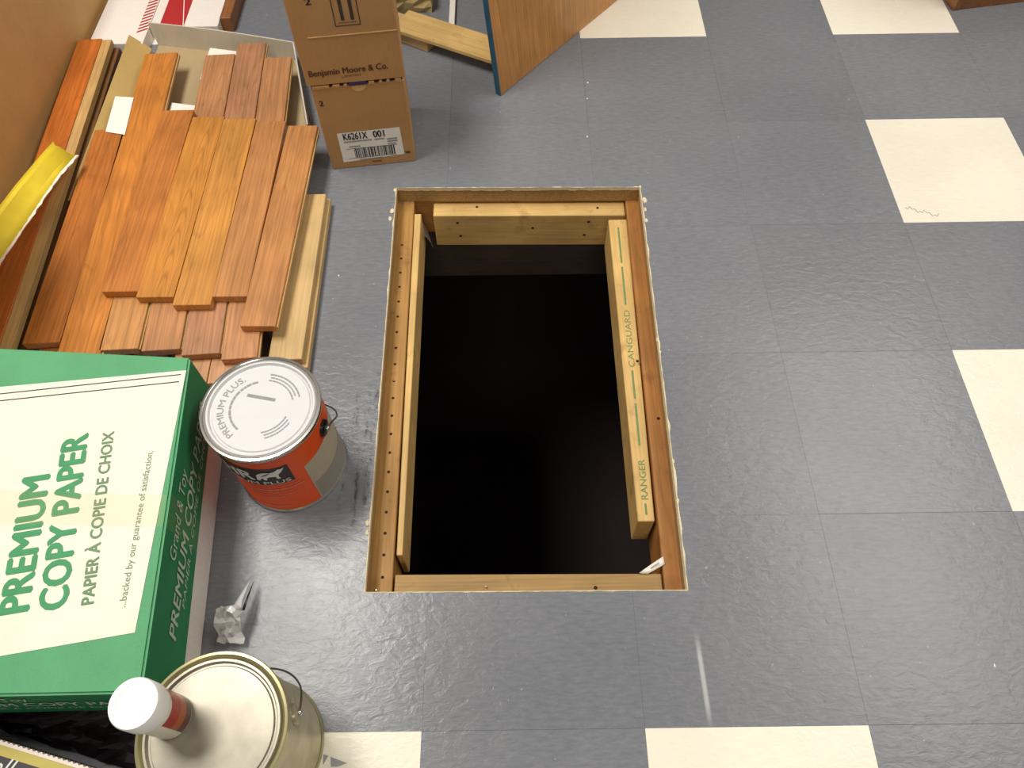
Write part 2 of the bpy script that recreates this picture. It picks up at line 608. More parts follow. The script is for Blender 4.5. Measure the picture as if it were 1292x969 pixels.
PZ = -1.25
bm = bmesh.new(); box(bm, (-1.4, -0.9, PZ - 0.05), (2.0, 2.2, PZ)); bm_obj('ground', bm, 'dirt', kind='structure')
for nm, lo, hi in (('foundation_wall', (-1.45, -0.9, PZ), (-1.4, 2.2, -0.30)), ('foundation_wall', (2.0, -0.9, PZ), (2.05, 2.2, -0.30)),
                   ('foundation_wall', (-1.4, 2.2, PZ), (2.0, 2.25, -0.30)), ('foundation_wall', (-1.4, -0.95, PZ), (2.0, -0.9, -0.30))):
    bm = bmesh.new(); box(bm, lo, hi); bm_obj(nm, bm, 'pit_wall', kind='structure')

# ------------------------------------------------------------------ hatch framing
hatch = thing('floor_hatch', 'open wood-framed rectangular hatch cut through grey tiled floor, dark crawl space below', 'hatch', (0.147, 0.61, 0))
HO = Vector((0.147, 0.61, 0))


def hp(poly):
    return [(p[0] - HO.x, p[1] - HO.y) for p in poly]


def ypart(name, poly, z0, z1, mat, label=None, along='y', bev=0.0012, parent=hatch):
    """timber with its own origin so that the grain runs along it"""
    cx = sum(p[0] for p in poly) / len(poly); cy = sum(p[1] for p in poly) / len(poly)
    bm = bmesh.new()
    loc = [(p[0] - cx, p[1] - cy) for p in poly]
    if along == 'x':
        loc = [(p[1], -p[0]) for p in loc]
    prism(bm, loc, z0, z1)
    o = bm_obj(name, bm, mat, parent, bev=bev)
    o.location = (cx - HO.x, cy - HO.y, 0)
    if along == 'x':
        o.rotation_euler = (0, 0, math.pi / 2)
    if label:
        o['label'] = label
    return o


ZT, ZB = -0.0385, -0.285
jl = ypart('joist', [(-0.135, 0.05), (-0.059, 0.05), (-0.073, 1.10), (-0.135, 1.10)], -0.137, ZT, 'old_pine', 'left joist with a row of nail holes')
jr = ypart('joist', [(0.359, 0.05), (0.42, 0.05), (0.43, 1.10), (0.375, 1.10)], -0.137, ZT, 'orange_joist', 'orange varnished right joist')
ypart('joist', [(-0.058, 0.165), (0.359, 0.165), (0.359, 0.226), (-0.058, 0.230)], -0.137, ZT - 0.003, 'yellow_joist', 'worn yellowish near header', 'x')
ypart('joist', [(-0.073, 1.034), (0.374, 1.030), (0.374, 1.075), (-0.073, 1.075)], -0.137, ZT - 0.001, 'old_pine', 'far header joist', 'x')
ypart('beam', [(-0.30, 1.042), (0.60, 1.040), (0.60, 1.10), (-0.30, 1.10)], -0.30, -0.1385, 'beam_dark', 'dark beam below the far header', 'x')  # lower beam in a darker, greyer wood colour than the header
cf = ypart('cleat_block', [(-0.032, 0.996), (0.372, 0.990), (0.372, 1.0295), (-0.032, 1.0335)], -0.138, -0.047, 'pine', 'nailed pine block across the far end', 'x')
cr = ypart('cleat_board', [(0.332, 0.314), (0.3595, 0.314), (0.3735, 0.978), (0.335, 0.978)], -0.132, -0.046, 'pine', 'pine stud stamped with green letters')
cl = ypart('cleat_board', [(-0.0585, 0.262), (-0.049, 0.262), (-0.057, 1.0), (-0.0715, 1.0)], -0.135, -0.044, 'pine', 'thin pine board along the left joist')
# green stamp on the right stud: RANGER ... CANGUARD with dashes between
cc = (sum(p for p in (0.332, 0.3595, 0.3735, 0.335)) / 4, (0.314 * 2 + 0.978 * 2) / 4)
sx = lambda y: 0.347 + (y - 0.314) / 0.664 * 0.007


def on_cleat(y0, y1, xo=0.0, w=0.011):
    a = Vector((sx(y0) + w / 2 + xo - cc[0], y0 - cc[1], -0.0457)); b = Vector((sx(y1) + w / 2 + xo - cc[0], y1 - cc[1], -0.0457))
    return flat(a, b - a, (-1, 0.01, 0), (b - a).length, w)


text('stamped_text', 'RANGER', on_cleat(0.352, 0.425), 'stamp_green', cr, bold=0.01)
text('stamped_text', 'CANGUARD', on_cleat(0.612, 0.742), 'stamp_green', cr)
for y0, y1 in ((0.325, 0.345), (0.452, 0.535), (0.545, 0.605), (0.755, 0.85), (0.86, 0.955)):
    a, b = sx(y0), sx(y1)
    poly_obj('stamped_stripe', [(a - 0.0018 - cc[0], y0 - cc[1], -0.0457), (a + 0.0018 - cc[0], y0 - cc[1], -0.0457), (b + 0.0018 - cc[0], y1 - cc[1], -0.0457), (b - 0.0018 - cc[0], y1 - cc[1], -0.0457)], 'stamp_green', cr)


def discs(name, pts, r, mat, parent, normal='z', off=(0, 0, 0)):
    vs, fs = [], []
    for p in pts:
        b = len(vs)
        for k in range(10):
            a = 2 * math.pi * k / 10
            if normal == 'z':
                q = (p[0] + r * math.cos(a), p[1] + r * math.sin(a), p[2])
            else:
                q = (p[0] + r * math.cos(a), p[1], p[2] + r * math.sin(a))
            vs.append((q[0] - off[0], q[1] - off[1], q[2] - off[2]))
        fs.append(tuple(range(b, b + 10)))
    me = bpy.data.meshes.new(name); me.from_pydata(vs, [], fs); me.update()
    o = link(name, me, mat, parent, 'stuff')
    return o


jlc = ((-0.135 * 2 - 0.059 - 0.073) / 4, 0.575)
discs('nail_holes', [(-0.0765 - 0.016 * ((0.225 + 0.036 * k) - 0.2) / 0.8, 0.225 + 0.036 * k, ZT + 0.0004) for k in range(20)], 0.0026, 'hole', jl, off=(jlc[0], jlc[1], 0))
discs('nail_holes', [(x, 0.9932 - 0.006 * (x + 0.03) / 0.4 + 0.0022, z) for x, z in ((0.018, -0.068), (0.022, -0.108), (0.296, -0.066), (0.290, -0.106), (0.178, -0.084))], 0.0032, 'hole', hatch, 'y', (HO.x, HO.y, 0))
discs('nail_holes', [(0.315, 1.012, -0.0466), (0.06, 1.02, -0.0466), (0.255, 0.205, -0.041), (0.36, 0.62, -0.0381), (0.385, 0.5, -0.0381)], 0.003, 'hole', hatch, 'z', (HO.x, HO.y, 0))
# staple glints
bm = bmesh.new()
for x, y in ((-0.0855, 0.205), (-0.0835, 0.585), (0.085, 0.208)):
    box(bm, (x - HO.x - 0.0012, y - HO.y - 0.0012, ZT), (x - HO.x + 0.0012, y - HO.y + 0.0012, ZT + 0.002))
bm_obj('staple', bm, 'steel', hatch, 'stuff')

# raw, chipped edge of the tile bed all round the opening
rr = random.Random(3)


def chipped(name, a, b, wmin, wmax, inward, n=60):
    a = Vector((a[0], a[1], 0)); b = Vector((b[0], b[1], 0)); d = (b - a); L = d.length; d.normalize()
    nrm = Vector((-d.y, d.x, 0))
    rows = [[], [], []]
    for k in range(n + 1):
        p = a + d * (L * k / n)
        w = rr.uniform(wmin, wmax) * (0.45 if rr.random() < 0.8 else 1.2)
        rows[0].append(tuple(p - HO - nrm * w + Vector((0, 0, 0.0003))))
        rows[1].append(tuple(p - HO + nrm * 0.001 + Vector((0, 0, 0.0012 * rr.random() + 0.0005))))
        rows[2].append(tuple(p - HO + nrm * inward + Vector((0, 0, -0.006 - 0.003 * rr.random()))))
    return grid_obj(name, rows, 'crumb', hatch, smooth=False)


h = HATCH
chipped('cut_edge', h[1], h[2], 0.0005, 0.003, 0.0022)
chipped('cut_edge', h[2], h[3], 0.0004, 0.0016, 0.0012)
chipped('cut_edge', h[3], h[0], 0.0004, 0.0022, 0.0012)
chipped('cut_edge', h[0], h[1], 0.0002, 0.0008, 0.0005)
for x, y, r in [(a_, b_, c_ * 0.75) for a_, b_, c_ in ((-0.109, 0.965, 0.008), (-0.112, 0.945, 0.006), (-0.108, 1.025, 0.005), (0.405, 0.985, 0.009), (0.404, 0.96, 0.006), (0.403, 0.93, 0.006), (0.400, 1.024, 0.005),
                (-0.101, 0.30, 0.006), (-0.1, 0.285, 0.005), (0.3935, 0.64, 0.006), (0.3945, 0.615, 0.004), (0.392, 0.40, 0.005), (0.391, 0.33, 0.005))]:
    bm = bmesh.new()
    bmesh.ops.create_icosphere(bm, subdivisions=2, radius=1.0)
    for v in bm.verts:
        s = rr.uniform(0.75, 1.2)
        v.co = Vector((v.co.x * r * 0.7 * s, v.co.y * r * 1.2 * s, max(v.co.z, 0) * r * 0.45 * s))
    o = bm_obj('adhesive_crumb', bm, 'crumb', hatch, smooth=True)
    o.location = (x - HO.x, y - HO.y, 0)
# cobweb in the far left corner: a dusty sheet between joist, board and block
grid_obj('cobweb', [[(-0.064 - HO.x + 0.004 * i + 0.016 * j / 3, 1.0 + 0.02 * math.sin(j) * 0.3 - 0.012 * i - HO.y, -0.06 - 0.014 * j - 0.004 * i) for i in range(4)] for j in range(4)], 'web', hatch)

# scrap of paper caught in the near right corner
SA, SB, SC, SD = Vector((0.3243, 0.2266, -0.0395)), Vector((0.3644, 0.2518, -0.034)), Vector((0.3655, 0.2390, -0.0345)), Vector((0.3380, 0.2248, -0.0400))
o = grid_obj('paper_scrap', [[SA.lerp(SB, i / 5) + Vector((0, 0, 0.0015 * math.sin(i))) for i in range(6)], [SD.lerp(SC, i / 5) + Vector((0, 0, 0.0015 * math.sin(i))) for i in range(6)]], 'white_paper', None, 0.0006)
tag(o, 'small white strip of paper caught in the near right corner of the hatch', 'paper scrap')
dashes('small_print', [(0.35, 0.72, 0.40, 0.22)], lambda x, y: tuple((SD.lerp(SC, x)).lerp(SA.lerp(SB, x), y) + Vector((0, 0, 0.0026))), 'grey_ink', o, 3)

# ------------------------------------------------------------------ loose oak planks, flooring carton
TH = 0.0162
LY = {1: 0.0032, 2: 0.0200, 3: 0.0368, 4: 0.0536}
GP = 'loose oak floor planks in the pile'


def plank(label, cx, cy, L, w, ang, layer, color, mat='wood', name='floor_plank', tongue=True, z=None, group=GP, th=TH):
    z0 = LY[layer] if z is None else z
    t = thing(name, label, 'plank', (cx, cy, z0), math.radians(ang), group)
    bm = bmesh.new(); box(bm, (-w / 2, -L / 2, 0), (w / 2, L / 2, th))
    bm_obj('board', bm, mat, t, color=color, bev=0.0008)
    if tongue:
        bm = bmesh.new(); box(bm, (w / 2 - 0.001, -L / 2 + 0.002, th * 0.35), (w / 2 + 0.0028, L / 2 - 0.002, th * 0.66))
        bm_obj('tongue', bm, 'tongue', t)
    return t


OR1 = (208, 132, 56); OR2 = (196, 122, 56); TAN = (196, 138, 90); TAN2 = (184, 130, 92); GOLD = (210, 140, 60)
plank('reddish orange oak plank lying flat, leftmost of the pile, half in shadow', -0.697, 0.888, 0.545, 0.064, 2.5, 3, (192, 116, 52))
plank('long orange oak plank whose far end sticks up beside the gap in the carton', -0.636, 1.0, 0.83, 0.0735, 3.3, 3, OR1)
plank('short orange oak plank on top of the pile, leftmost of the top row', -0.566, 0.955, 0.484, 0.066, 0.3, 4, OR2, tongue=False)
plank('golden oak plank with strong cathedral grain, second in the top row', -0.4995, 0.937, 0.475, 0.067, -0.2, 4, GOLD, 'wood_cathedral', tongue=False)
plank('golden oak plank in the middle of the top row, near end sticking out', -0.4315, 0.924, 0.486, 0.067, 0.0, 4, (212, 146, 68), tongue=False)
plank('tan oak plank in the top row with its near end set back', -0.366, 0.928, 0.459, 0.0615, -0.3, 4, (198, 136, 80), tongue=False)
plank('tan oak plank on the right edge of the top row, reaching nearest to the paint can', -0.302, 0.888, 0.51, 0.061, -1.2, 4, (198, 136, 80))
plank('tan oak plank of the second layer, left of the three far ends in the carton', -0.4985, 1.002, 0.81, 0.0655, 3.5, 3, TAN)
plank('tan oak plank of the second layer, middle and farthest of the three ends in the carton', -0.431, 1.017, 0.86, 0.0645, 3.7, 3, TAN2)
plank('tan oak plank of the second layer, right of the three far ends beside the carton wall', -0.363, 0.985, 0.816, 0.0605, 3.9, 3, TAN)
plank('tan oak plank of the second layer whose near end meets the green paper box', -0.556, 0.80, 0.40, 0.066, 2.6, 3, (208, 148, 88))
for k, (x, lab) in enumerate(((-0.43, 'oak plank of the bottom layer peeping out between green box and paint can, left one'), (-0.365, 'oak plank of the bottom layer peeping out between green box and paint can, right one'))):
    plank(lab, x, 0.80, 0.52, 0.0635, 2.0, 2, (204, 150, 104), tongue=False)
for k, (x, lab) in enumerate(((-0.68, 'oak plank at the bottom of the pile under the reddish orange plank'), (-0.61, 'oak plank at the bottom of the pile under the long orange plank'), (-0.52, 'oak plank at the bottom of the pile under the short orange plank'))):
    for ly in (1, 2):
        plank(lab + (', lowest' if ly == 1 else ', second from the floor'), x + (0.004 if ly == 2 else 0), 0.86, 0.5, 0.06, 2.5, ly, (182, 116, 62), tongue=False)
for x, lab in ((-0.44, 'oak plank lowest of all below the top row of golden planks'), (-0.372, 'oak plank lowest of all below the tan top planks')):
    plank(lab, x, 0.82, 0.48, 0.06, 2.0, 1, (182, 116, 62), tongue=False)
plank('bare pale plank turned face down, right edge of the pile, upper of two', -0.2645, 0.783, 0.394, 0.058, 0.6, 2, None, 'pale_wood', tongue=False, group='pale planks turned face down')
plank('bare pale plank turned face down, right edge of the pile, lower of two', -0.2585, 0.781, 0.404, 0.058, 0.9, 1, None, 'pale_wood', tongue=False, group='pale planks turned face down')

# two long planks beside the big cardboard box
BA = math.radians(3.65)


def along_bundle(name, label, x_right, w, z0, L, mat, color, tg):
    # right edge passes (-0.794, 1.474)
    d = Vector((-math.sin(BA), math.cos(BA), 0)); n = Vector((math.cos(BA), math.sin(BA), 0))
    far = Vector((-0.812, 1.474, 0)) + n * x_right
    c = far - d * (L / 2) - n * (w / 2)
    t = thing('floor_plank', label, 'plank', (c.x, c.y, z0), BA, 'long oak planks beside the big box')
    bm = bmesh.new(); box(bm, (-w / 2, -L / 2, 0), (w / 2, L / 2, 0.0235)); bm_obj('board', bm, mat, t, color=color, bev=0.0008)
    if tg:
        bm = bmesh.new(); box(bm, (w / 2 - 0.001, -L / 2 + 0.001, 0.006), (w / 2 + 0.021, L / 2 - 0.001, 0.0205)); bm_obj('tongue', bm, 'tongue', t, bev=0.0005)
    else:
        bm = bmesh.new(); box(bm, (w / 2 - 0.001, -L / 2 + 0.001, 0.001), (w / 2 + 0.0015, L / 2 - 0.001, 0.007)); bm_obj('lower_lip', bm, 'tongue', t)
    return t


along_bundle('floor_plank', 'long orange oak plank with pale tongue lying against the big cardboard box', 0.0, 0.055, 0.028, 1.15, 'wood', (196, 108, 42), True)
along_bundle('floor_plank', 'long dark-edged plank lying under the orange plank by the big cardboard box', 0.029, 0.088, 0.003, 1.15, 'dark_side', None, False)

# opened flooring carton under the planks
tr = thing('flooring_carton', 'opened shallow flooring carton, white outside and grey tan inside, under the far plank ends', 'carton', (-0.53, 1.2, 0))
TO = Vector((-0.53, 1.2, 0))


def tp(*pts):
    return [(p[0] - TO.x, p[1] - TO.y) for p in pts]


bm = bmesh.new(); prism(bm, tp((-0.715, 0.62), (-0.325, 0.62), (-0.300, 1.19), (-0.368, 1.455), (-0.71, 1.522)), 0.0, 0.003); bm_obj('tray_floor', bm, 'tray_floor', tr)


def wall(name, a, b, at, bt, th, mat, n=8, sag=0.0):
    """leaning board wall from base a-b to top at-bt with real thickness"""
    a, b, at, bt = [Vector(p) - TO for p in (a, b, at, bt)]
    nr = (b - a).cross(at - a).normalized() * th
    bm = bmesh.new(); R = []
    for k in range(n + 1):
        f = k / n
        lo = a.lerp(b, f); hi = at.lerp(bt, f) + Vector((0, 0, sag * math.sin(math.pi * f)))
        R.append([bm.verts.new(p) for p in (lo, hi, hi + nr, lo + nr)])
    for p, q in zip(R, R[1:]):
        for i in range(4):
            j = (i + 1) % 4
            bm.faces.new((p[i], q[i], q[j], p[j]))
    bm.faces.new(R[0]); bm.faces.new(R[-1][::-1])
    bmesh.ops.recalc_face_normals(bm, faces=list(bm.faces))
    return bm_obj(name, bm, mat, tr)


wall('back_wall', (-0.710, 1.52, 0.003), (-0.372, 1.455, 0.003), (-0.712, 1.523, 0.059), (-0.366, 1.455, 0.049), 0.0035, 'tray_in', sag=0.004)
wall('side_wall', (-0.368, 1.452, 0.003), (-0.304, 1.175, 0.003), (-0.364, 1.453, 0.049), (-0.296, 1.175, 0.046), 0.003, 'tray_in')
wall('folded_flap', (-0.714, 1.485, 0.016), (-0.714, 0.98, 0.010), (-0.757, 1.495, 0.046), (-0.757, 0.98, 0.030), 0.0035, 'tan_flap')
# white slips between the planks
for lab, pts, z in (('white paper slip at the far end of the reddish orange plank', [(-0.724, 1.263), (-0.683, 1.258), (-0.672, 1.14), (-0.715, 1.15)], 0.0545),
                    ('white paper slip in the gap behind the short orange plank', [(-0.611, 1.268), (-0.552, 1.256), (-0.552, 1.12), (-0.61, 1.13)], 0.032),
                    ('white paper slip behind the left far plank end in the carton', [(-0.566, 1.463), (-0.499, 1.448), (-0.499, 1.34), (-0.566, 1.35)], 0.030),
                    ('white paper slip tip behind the right far plank end in the carton', [(-0.424, 1.412), (-0.396, 1.404), (-0.398, 1.35), (-0.424, 1.35)], 0.033)):
    bm = bmesh.new(); prism(bm, pts[::-1], z, z + 0.0008)
    tag(bm_obj('paper_slip', bm, 'white_paper'), lab, 'paper slip')

# ------------------------------------------------------------------ big cardboard box at the left
bb = thing('cardboard_box', 'large plain brown cardboard box standing at the left edge beside the long planks', 'box', (-1.099, 0.95, 0))
bm = bmesh.new(); box(bm, (-0.21, -0.11, 0), (0.2285, 0.83, 0.335)); bm_obj('body', bm, 'kraft_big', bb, bev=0.003)
for y0, y1 in ((-0.11, 0.353), (0.357, 0.83)):
    bm = bmesh.new(); box(bm, (-0.21, y0, 0.3352), (0.2285, y1, 0.339)); bm_obj('flap', bm, 'kraft_big', bb)

yb = thing('unseen_carton', 'unseen brown carton with yellow lining, added past the left edge to shade the planks', 'carton', (-0.953, 0.50, 0))  # unseen carton added out of view to cast shadow on the leftmost planks
bm = bmesh.new(); box(bm, (-0.15, -0.34, 0), (0.104, -0.335, 0.32)); bm_obj('end_wall', bm, 'kraft_big', yb)
bm = bmesh.new(); box(bm, (-0.15, 0.322, 0), (0.104, 0.327, 0.32)); bm_obj('end_wall', bm, 'kraft_big', yb)
bm = bmesh.new(); box(bm, (0.1042, -0.34, 0), (0.109, 0.327, 0.32)); bm_obj('side_wall', bm, 'kraft_big', yb)
bm = bmesh.new(); box(bm, (-0.155, -0.34, 0), (-0.1502, 0.327, 0.32)); bm_obj('side_wall', bm, 'kraft_big', yb)
bm = bmesh.new(); box(bm, (-0.15, -0.334, 0.001), (0.104, 0.321, 0.006)); bm_obj('bottom', bm, 'yellow', yb)
bm = bmesh.new(); hexa(bm, [(0.105, -0.34, 0.3205), (0.262, -0.34, 0.405), (0.256, 0.330, 0.405), (0.105, 0.327, 0.3205)], [(0.104, -0.34, 0.325), (0.261, -0.34, 0.410), (0.255, 0.330, 0.410), (0.104, 0.327, 0.325)])
bm_obj('flap', bm, 'yellow', yb)  # flap held out over the planks, shaped for the shadow it casts

# torn yellow paper
rows = []
C_ = [(-0.729, 1.046, 0.085), (-0.742, 0.985, 0.092), (-0.746, 0.915, 0.102), (-0.748, 0.84, 0.113), (-0.752, 0.755, 0.125), (-0.755, 0.675, 0.136), (-0.757, 0.60, 0.146), (-0.76, 0.52, 0.155)]
B_ = [(-0.757, 1.050, 0.104), (-0.767, 0.985, 0.115), (-0.773, 0.915, 0.128), (-0.775, 0.84, 0.141), (-0.776, 0.755, 0.155), (-0.778, 0.675, 0.168), (-0.78, 0.60, 0.178), (-0.783, 0.52, 0.187)]
A_ = [(-0.792, 1.085, 0.084), (-0.803, 1.02, 0.090), (-0.812, 0.945, 0.098), (-0.818, 0.865, 0.108), (-0.824, 0.78, 0.118), (-0.829, 0.695, 0.128), (-0.833, 0.61, 0.136), (-0.838, 0.52, 0.143)]
for a, b, c in zip(A_, B_, C_):
    a, b, c = Vector(a), Vector(b), Vector(c)
    rows.append([a, a.lerp(b, 0.5) + Vector((0, 0, 0.007)), b + Vector((-0.006, 0, 0.002)), b, b.lerp(c, 0.5) + Vector((0, 0, -0.008)), c])
yp = grid_obj('yellow_paper', rows, 'yellow', None, 0.0015)
tag(yp, 'torn folded yellow paper lying over the long planks by the big box', 'paper')
rr = random.Random(9)
rows = []
cs = [Vector(c) for c in C_]
for k in range(57):
    f = k / 56 * 7; i = min(int(f), 6); p = cs[i].lerp(cs[i + 1], f - i)
    w = rr.uniform(0.002, 0.0055)
    rows.append([p + Vector((-0.002, 0, 0.0012)), p + Vector((w, rr.uniform(-.002, .002), 0.0005)), p + Vector((w * 0.7, 0, -0.002))])
grid_obj('torn_edge', rows, 'torn_white', yp, smooth=False)

# ------------------------------------------------------------------ white cartons behind
w1 = thing('white_carton', 'flat white carton with red hatched edge stripe, behind the long planks at far left', 'carton', (-0.80, 1.75, 0))
bm = bmesh.new(); box(bm, (-0.058, -0.265, 0), (0.070, 0.3, 0.030)); bm_obj('body', bm, 'white_board', w1, bev=0.001)
for k in range(18):
    y = -0.215 + 0.013 * k
    poly_obj('red_stripe', [(0.046, y - 0.010, 0.0304), (0.069, y + 0.004, 0.0304), (0.069, y + 0.010, 0.0304), (0.046, y - 0.004, 0.0304)], 'red', w1)
w2 = thing('white_carton', 'flat white carton with a broad red band, just behind the opened flooring carton', 'carton', (-0.65, 1.78, 0))
bm = bmesh.new(); box(bm, (-0.077, -0.235, 0), (0.086, 0.3, 0.032)); bm_obj('body', bm, 'white_board', w2, bev=0.001)
poly_obj('red_band', [(-0.054, -0.235, 0.0324), (0.005, -0.235, 0.0324), (0.005, 0.3, 0.0324), (-0.054, 0.3, 0.0324)], 'red', w2)
poly_obj('white_line', [(0.003, -0.235, 0.0328), (0.005, -0.235, 0.0328), (-0.030, -0.05, 0.0328), (-0.032, -0.05, 0.0328)], 'white_paper', w2)
bm = bmesh.new(); box(bm, (-0.013, -0.25, 0), (0.013, 0.25, 0.036))
o = bm_obj('wood_offcut', bm, 'cab_wood', bev=0.001); o.location = (-0.550, 1.82, 0)
tag(o, 'dark brown board on edge against the red banded white carton', 'offcut')

# ------------------------------------------------------------------ two stacked paint cartons
CA = math.atan2(0.0226, 0.1747)
c1 = thing('paint_carton', 'brown paint carton on the floor with a white barcode label, lower of the stack', 'carton', (-0.2432, 1.0875, 0), CA)
c2 = thing('paint_carton', 'brown paint carton printed with bars and maker name, upper of the stack', 'carton', (-0.2432, 1.0875, 0.2072), CA)
bm = bmesh.new(); box(bm, (0, 0, 0), (0.1762, 0.172, 0.1985)); bm_obj('body', bm, 'kraft', c1, bev=0.0015)
bm = bmesh.new(); box(bm, (0.002, 0.004, 0.1985), (0.1742, 0.170, 0.2068)); bm_obj('inner_flap', bm, 'kraft_shade', c1)  # dark kraft paints the shade in the gap between the cartons
rr = random.Random(5)
for x0, x1, zz in ((0.002, 0.036, 0.2045), (0.040, 0.056, 0.2050), (0.061, 0.070, 0.204), (0.108, 0.121, 0.2055), (0.128, 0.136, 0.205), (0.142, 0.150, 0.2055), (0.158, 0.172, 0.2055)):
    bm = bmesh.new()
    hexa(bm, [(x0, -0.0005, 0.1975), (x1, -0.0005, 0.1975), (x1, 0.006, 0.1985), (x0, 0.006, 0.1985)], [(x0 + 0.003, -0.003, zz), (x1 - 0.001, -0.003, zz - 0.001), (x1 - 0.001, 0.006, zz), (x0 + 0.003, 0.006, zz)])
    bm_obj('torn_tab', bm, 'kraft_cut', c1)
poly_obj('finger_notch', [(0.090 + 0.014 * math.cos(a), -0.0006, 0.1975 + 0.013 * math.sin(a)) for a in [math.pi + math.pi * k / 10 for k in range(11)]], 'kraft_cut', c1)
bm = bmesh.new()
box(bm, (0.072, -0.0022, 0.199), (0.106, 0.004, 0.2066)); bm_obj('handle_tab', bm, 'purple', c1, bev=0.0012)
FN = lambda x, z: (x, -0.0007, z)


def ftext(par, s, x0, z0, x1, cap, mat, z1=None, bold=0.0, y=-0.0009, dz=0.0):
    z1 = z0 if z1 is None else z1
    return text('printed_text', s, flat((x0, y, z0 - dz), (x1 - x0, 0, z1 - z0), (0, 0, 1), x1 - x0, cap), mat, par, bold=bold)


lb = poly_obj('shipping_label', [(0.0262, -0.0005, 0.0165), (0.1545, -0.0005, 0.0225), (0.1533, -0.0005, 0.0925), (0.0272, -0.0005, 0.0915)], 'white_paper', c1)
ftext(lb, 'K6261X', 0.038, 0.0735, 0.086, 0.0165, 'black_ink', bold=0.03)
ftext(lb, '001', 0.0985, 0.0735, 0.1205, 0.0165, 'black_ink', bold=0.03)
dashes('small_print', [(0.037, 0.090, 0.0665, 0.0035), (0.099, 0.119, 0.0665, 0.0035), (0.124, 0.144, 0.064, 0.004), (0.124, 0.144, 0.058, 0.004), (0.124, 0.140, 0.052, 0.003), (0.045, 0.066, 0.0535, 0.0035), (0.060, 0.108, 0.0195, 0.0022)], lambda x, z: (x, -0.0009, z), 'grey_ink', lb, 4)
rr = random.Random(21); x = 0.0535
bm = bmesh.new()
while x < 0.134:
    w = rr.choice((0.0007, 0.001, 0.0018, 0.0025))
    f = [bm.verts.new((a, -0.0009, b)) for a, b in ((x, 0.0262), (x + w, 0.0262), (x + w, 0.0495), (x, 0.0495))]
    bm.faces.new(f); x += w + rr.choice((0.0008, 0.0012, 0.002))
for a, b, zz in ((0.038, 0.143, 0.0495), (0.039, 0.138, 0.0245)):
    f = [bm.verts.new(p) for p in ((a, -0.0009, zz), (b, -0.0009, zz), (b, -0.0009, zz + 0.001), (a, -0.0009, zz + 0.001))]; bm.faces.new(f)
bm_obj('barcode', bm, 'black_ink', lb)
ftext(c1, '2', 0.009, 0.160, 0.0165, 0.0115, 'black_ink', bold=0.03)
dashes('small_print', [(0.157, 0.167, 0.024, 0.005), (0.085, 0.105, 0.010, 0.0025)], lambda x, z: (x, -0.0009, z), 'brown_ink', c1, 8)
bm = bmesh.new(); box(bm, (-0.0045, -0.003, 0), (0.1795, 0.172, 0.195)); bm_obj('body', bm, 'kraft', c2, bev=0.0015)
UZ = 0.2072; uy = -0.0036
ut = lambda s, x0, z0, x1, cap, mat, z1=None, bold=0.0: ftext(c2, s, x0, z0, x1, cap, mat, z1, bold, uy, UZ) if z1 is None else text('printed_text', s, flat((x0, uy, z0 - UZ), (x1 - x0, 0, z1 - z0), (0, 0, 1), x1 - x0, cap), mat, c2, bold=bold)
ut('Benjamin Moore & Co.', 0.005, 0.2275, 0.151, 0.0125, 'brown_ink', 0.2300, 0.028)
ut('LIMITED', 0.064, 0.2195, 0.099, 0.0042, 'brown_ink', 0.2205)
ut('2', 0.031, 0.3655, 0.0405, 0.0115, 'black_ink', None, 0.03)
bm = bmesh.new()


def rect(bm, x0, z0, x1, z1):
    f = [bm.verts.new(p) for p in ((x0, uy, z0 - UZ), (x1, uy, z0 - UZ), (x1, uy, z1 - UZ), (x0, uy, z1 - UZ))]; bm.faces.new(f)


for r in ((0.0725, 0.3215, 0.117, 0.3232), (0.0725, 0.3215, 0.0742, 0.392), (0.1153, 0.3215, 0.117, 0.392), (0.0725, 0.391, 0.117, 0.3925), (0.079, 0.3275, 0.1105, 0.3285),
          (0.0845, 0.332, 0.0905, 0.372), (0.1015, 0.332, 0.1075, 0.372)):
    rect(bm, *r)
for xm in (0.0875, 0.1045):
    f = [bm.verts.new(p) for p in ((xm - 0.007, uy, 0.372 - UZ), (xm + 0.007, uy, 0.372 - UZ), (xm, uy, 0.386 - UZ))]; bm.faces.new(f)
bm_obj('arrow_symbol', bm, 'black_ink', c2)
tp_ = bmesh.new(); box(tp_, (0.02, -0.0038, 0.305 - UZ), (0.177, -0.0031, 0.395 - UZ)); bm_obj('packing_tape', tp_, 'clear_tape', c2)
tp_ = bmesh.new(); box(tp_, (0.02, -0.0042, 0.3045 - UZ), (0.1775, -0.0031, 0.3058 - UZ)); bm_obj('tape_edge', tp_, 'kraft_cut', c2)

# ------------------------------------------------------------------ panel leaning, lumber behind it
pd = thing('plywood_sheet', 'varnished brown plywood sheet with blue painted edge, leaning back at top centre', 'plywood', (0.1127, 1.3165, 0), math.atan2(0.3605, 0.2967))
LEAN = math.radians(7.5)
pm = Matrix.Rotation(-LEAN, 3, 'X')
# local x runs along the foot of the panel, local -y is its visible face


def lean_box(name, lo, hi, mat):
    bm = bmesh.new(); box(bm, lo, hi)
    bmesh.ops.rotate(bm, verts=bm.verts, cent=(0, 0, 0), matrix=Matrix.Rotation(LEAN * -1, 3, 'X'))
    return bm


bm = bmesh.new()
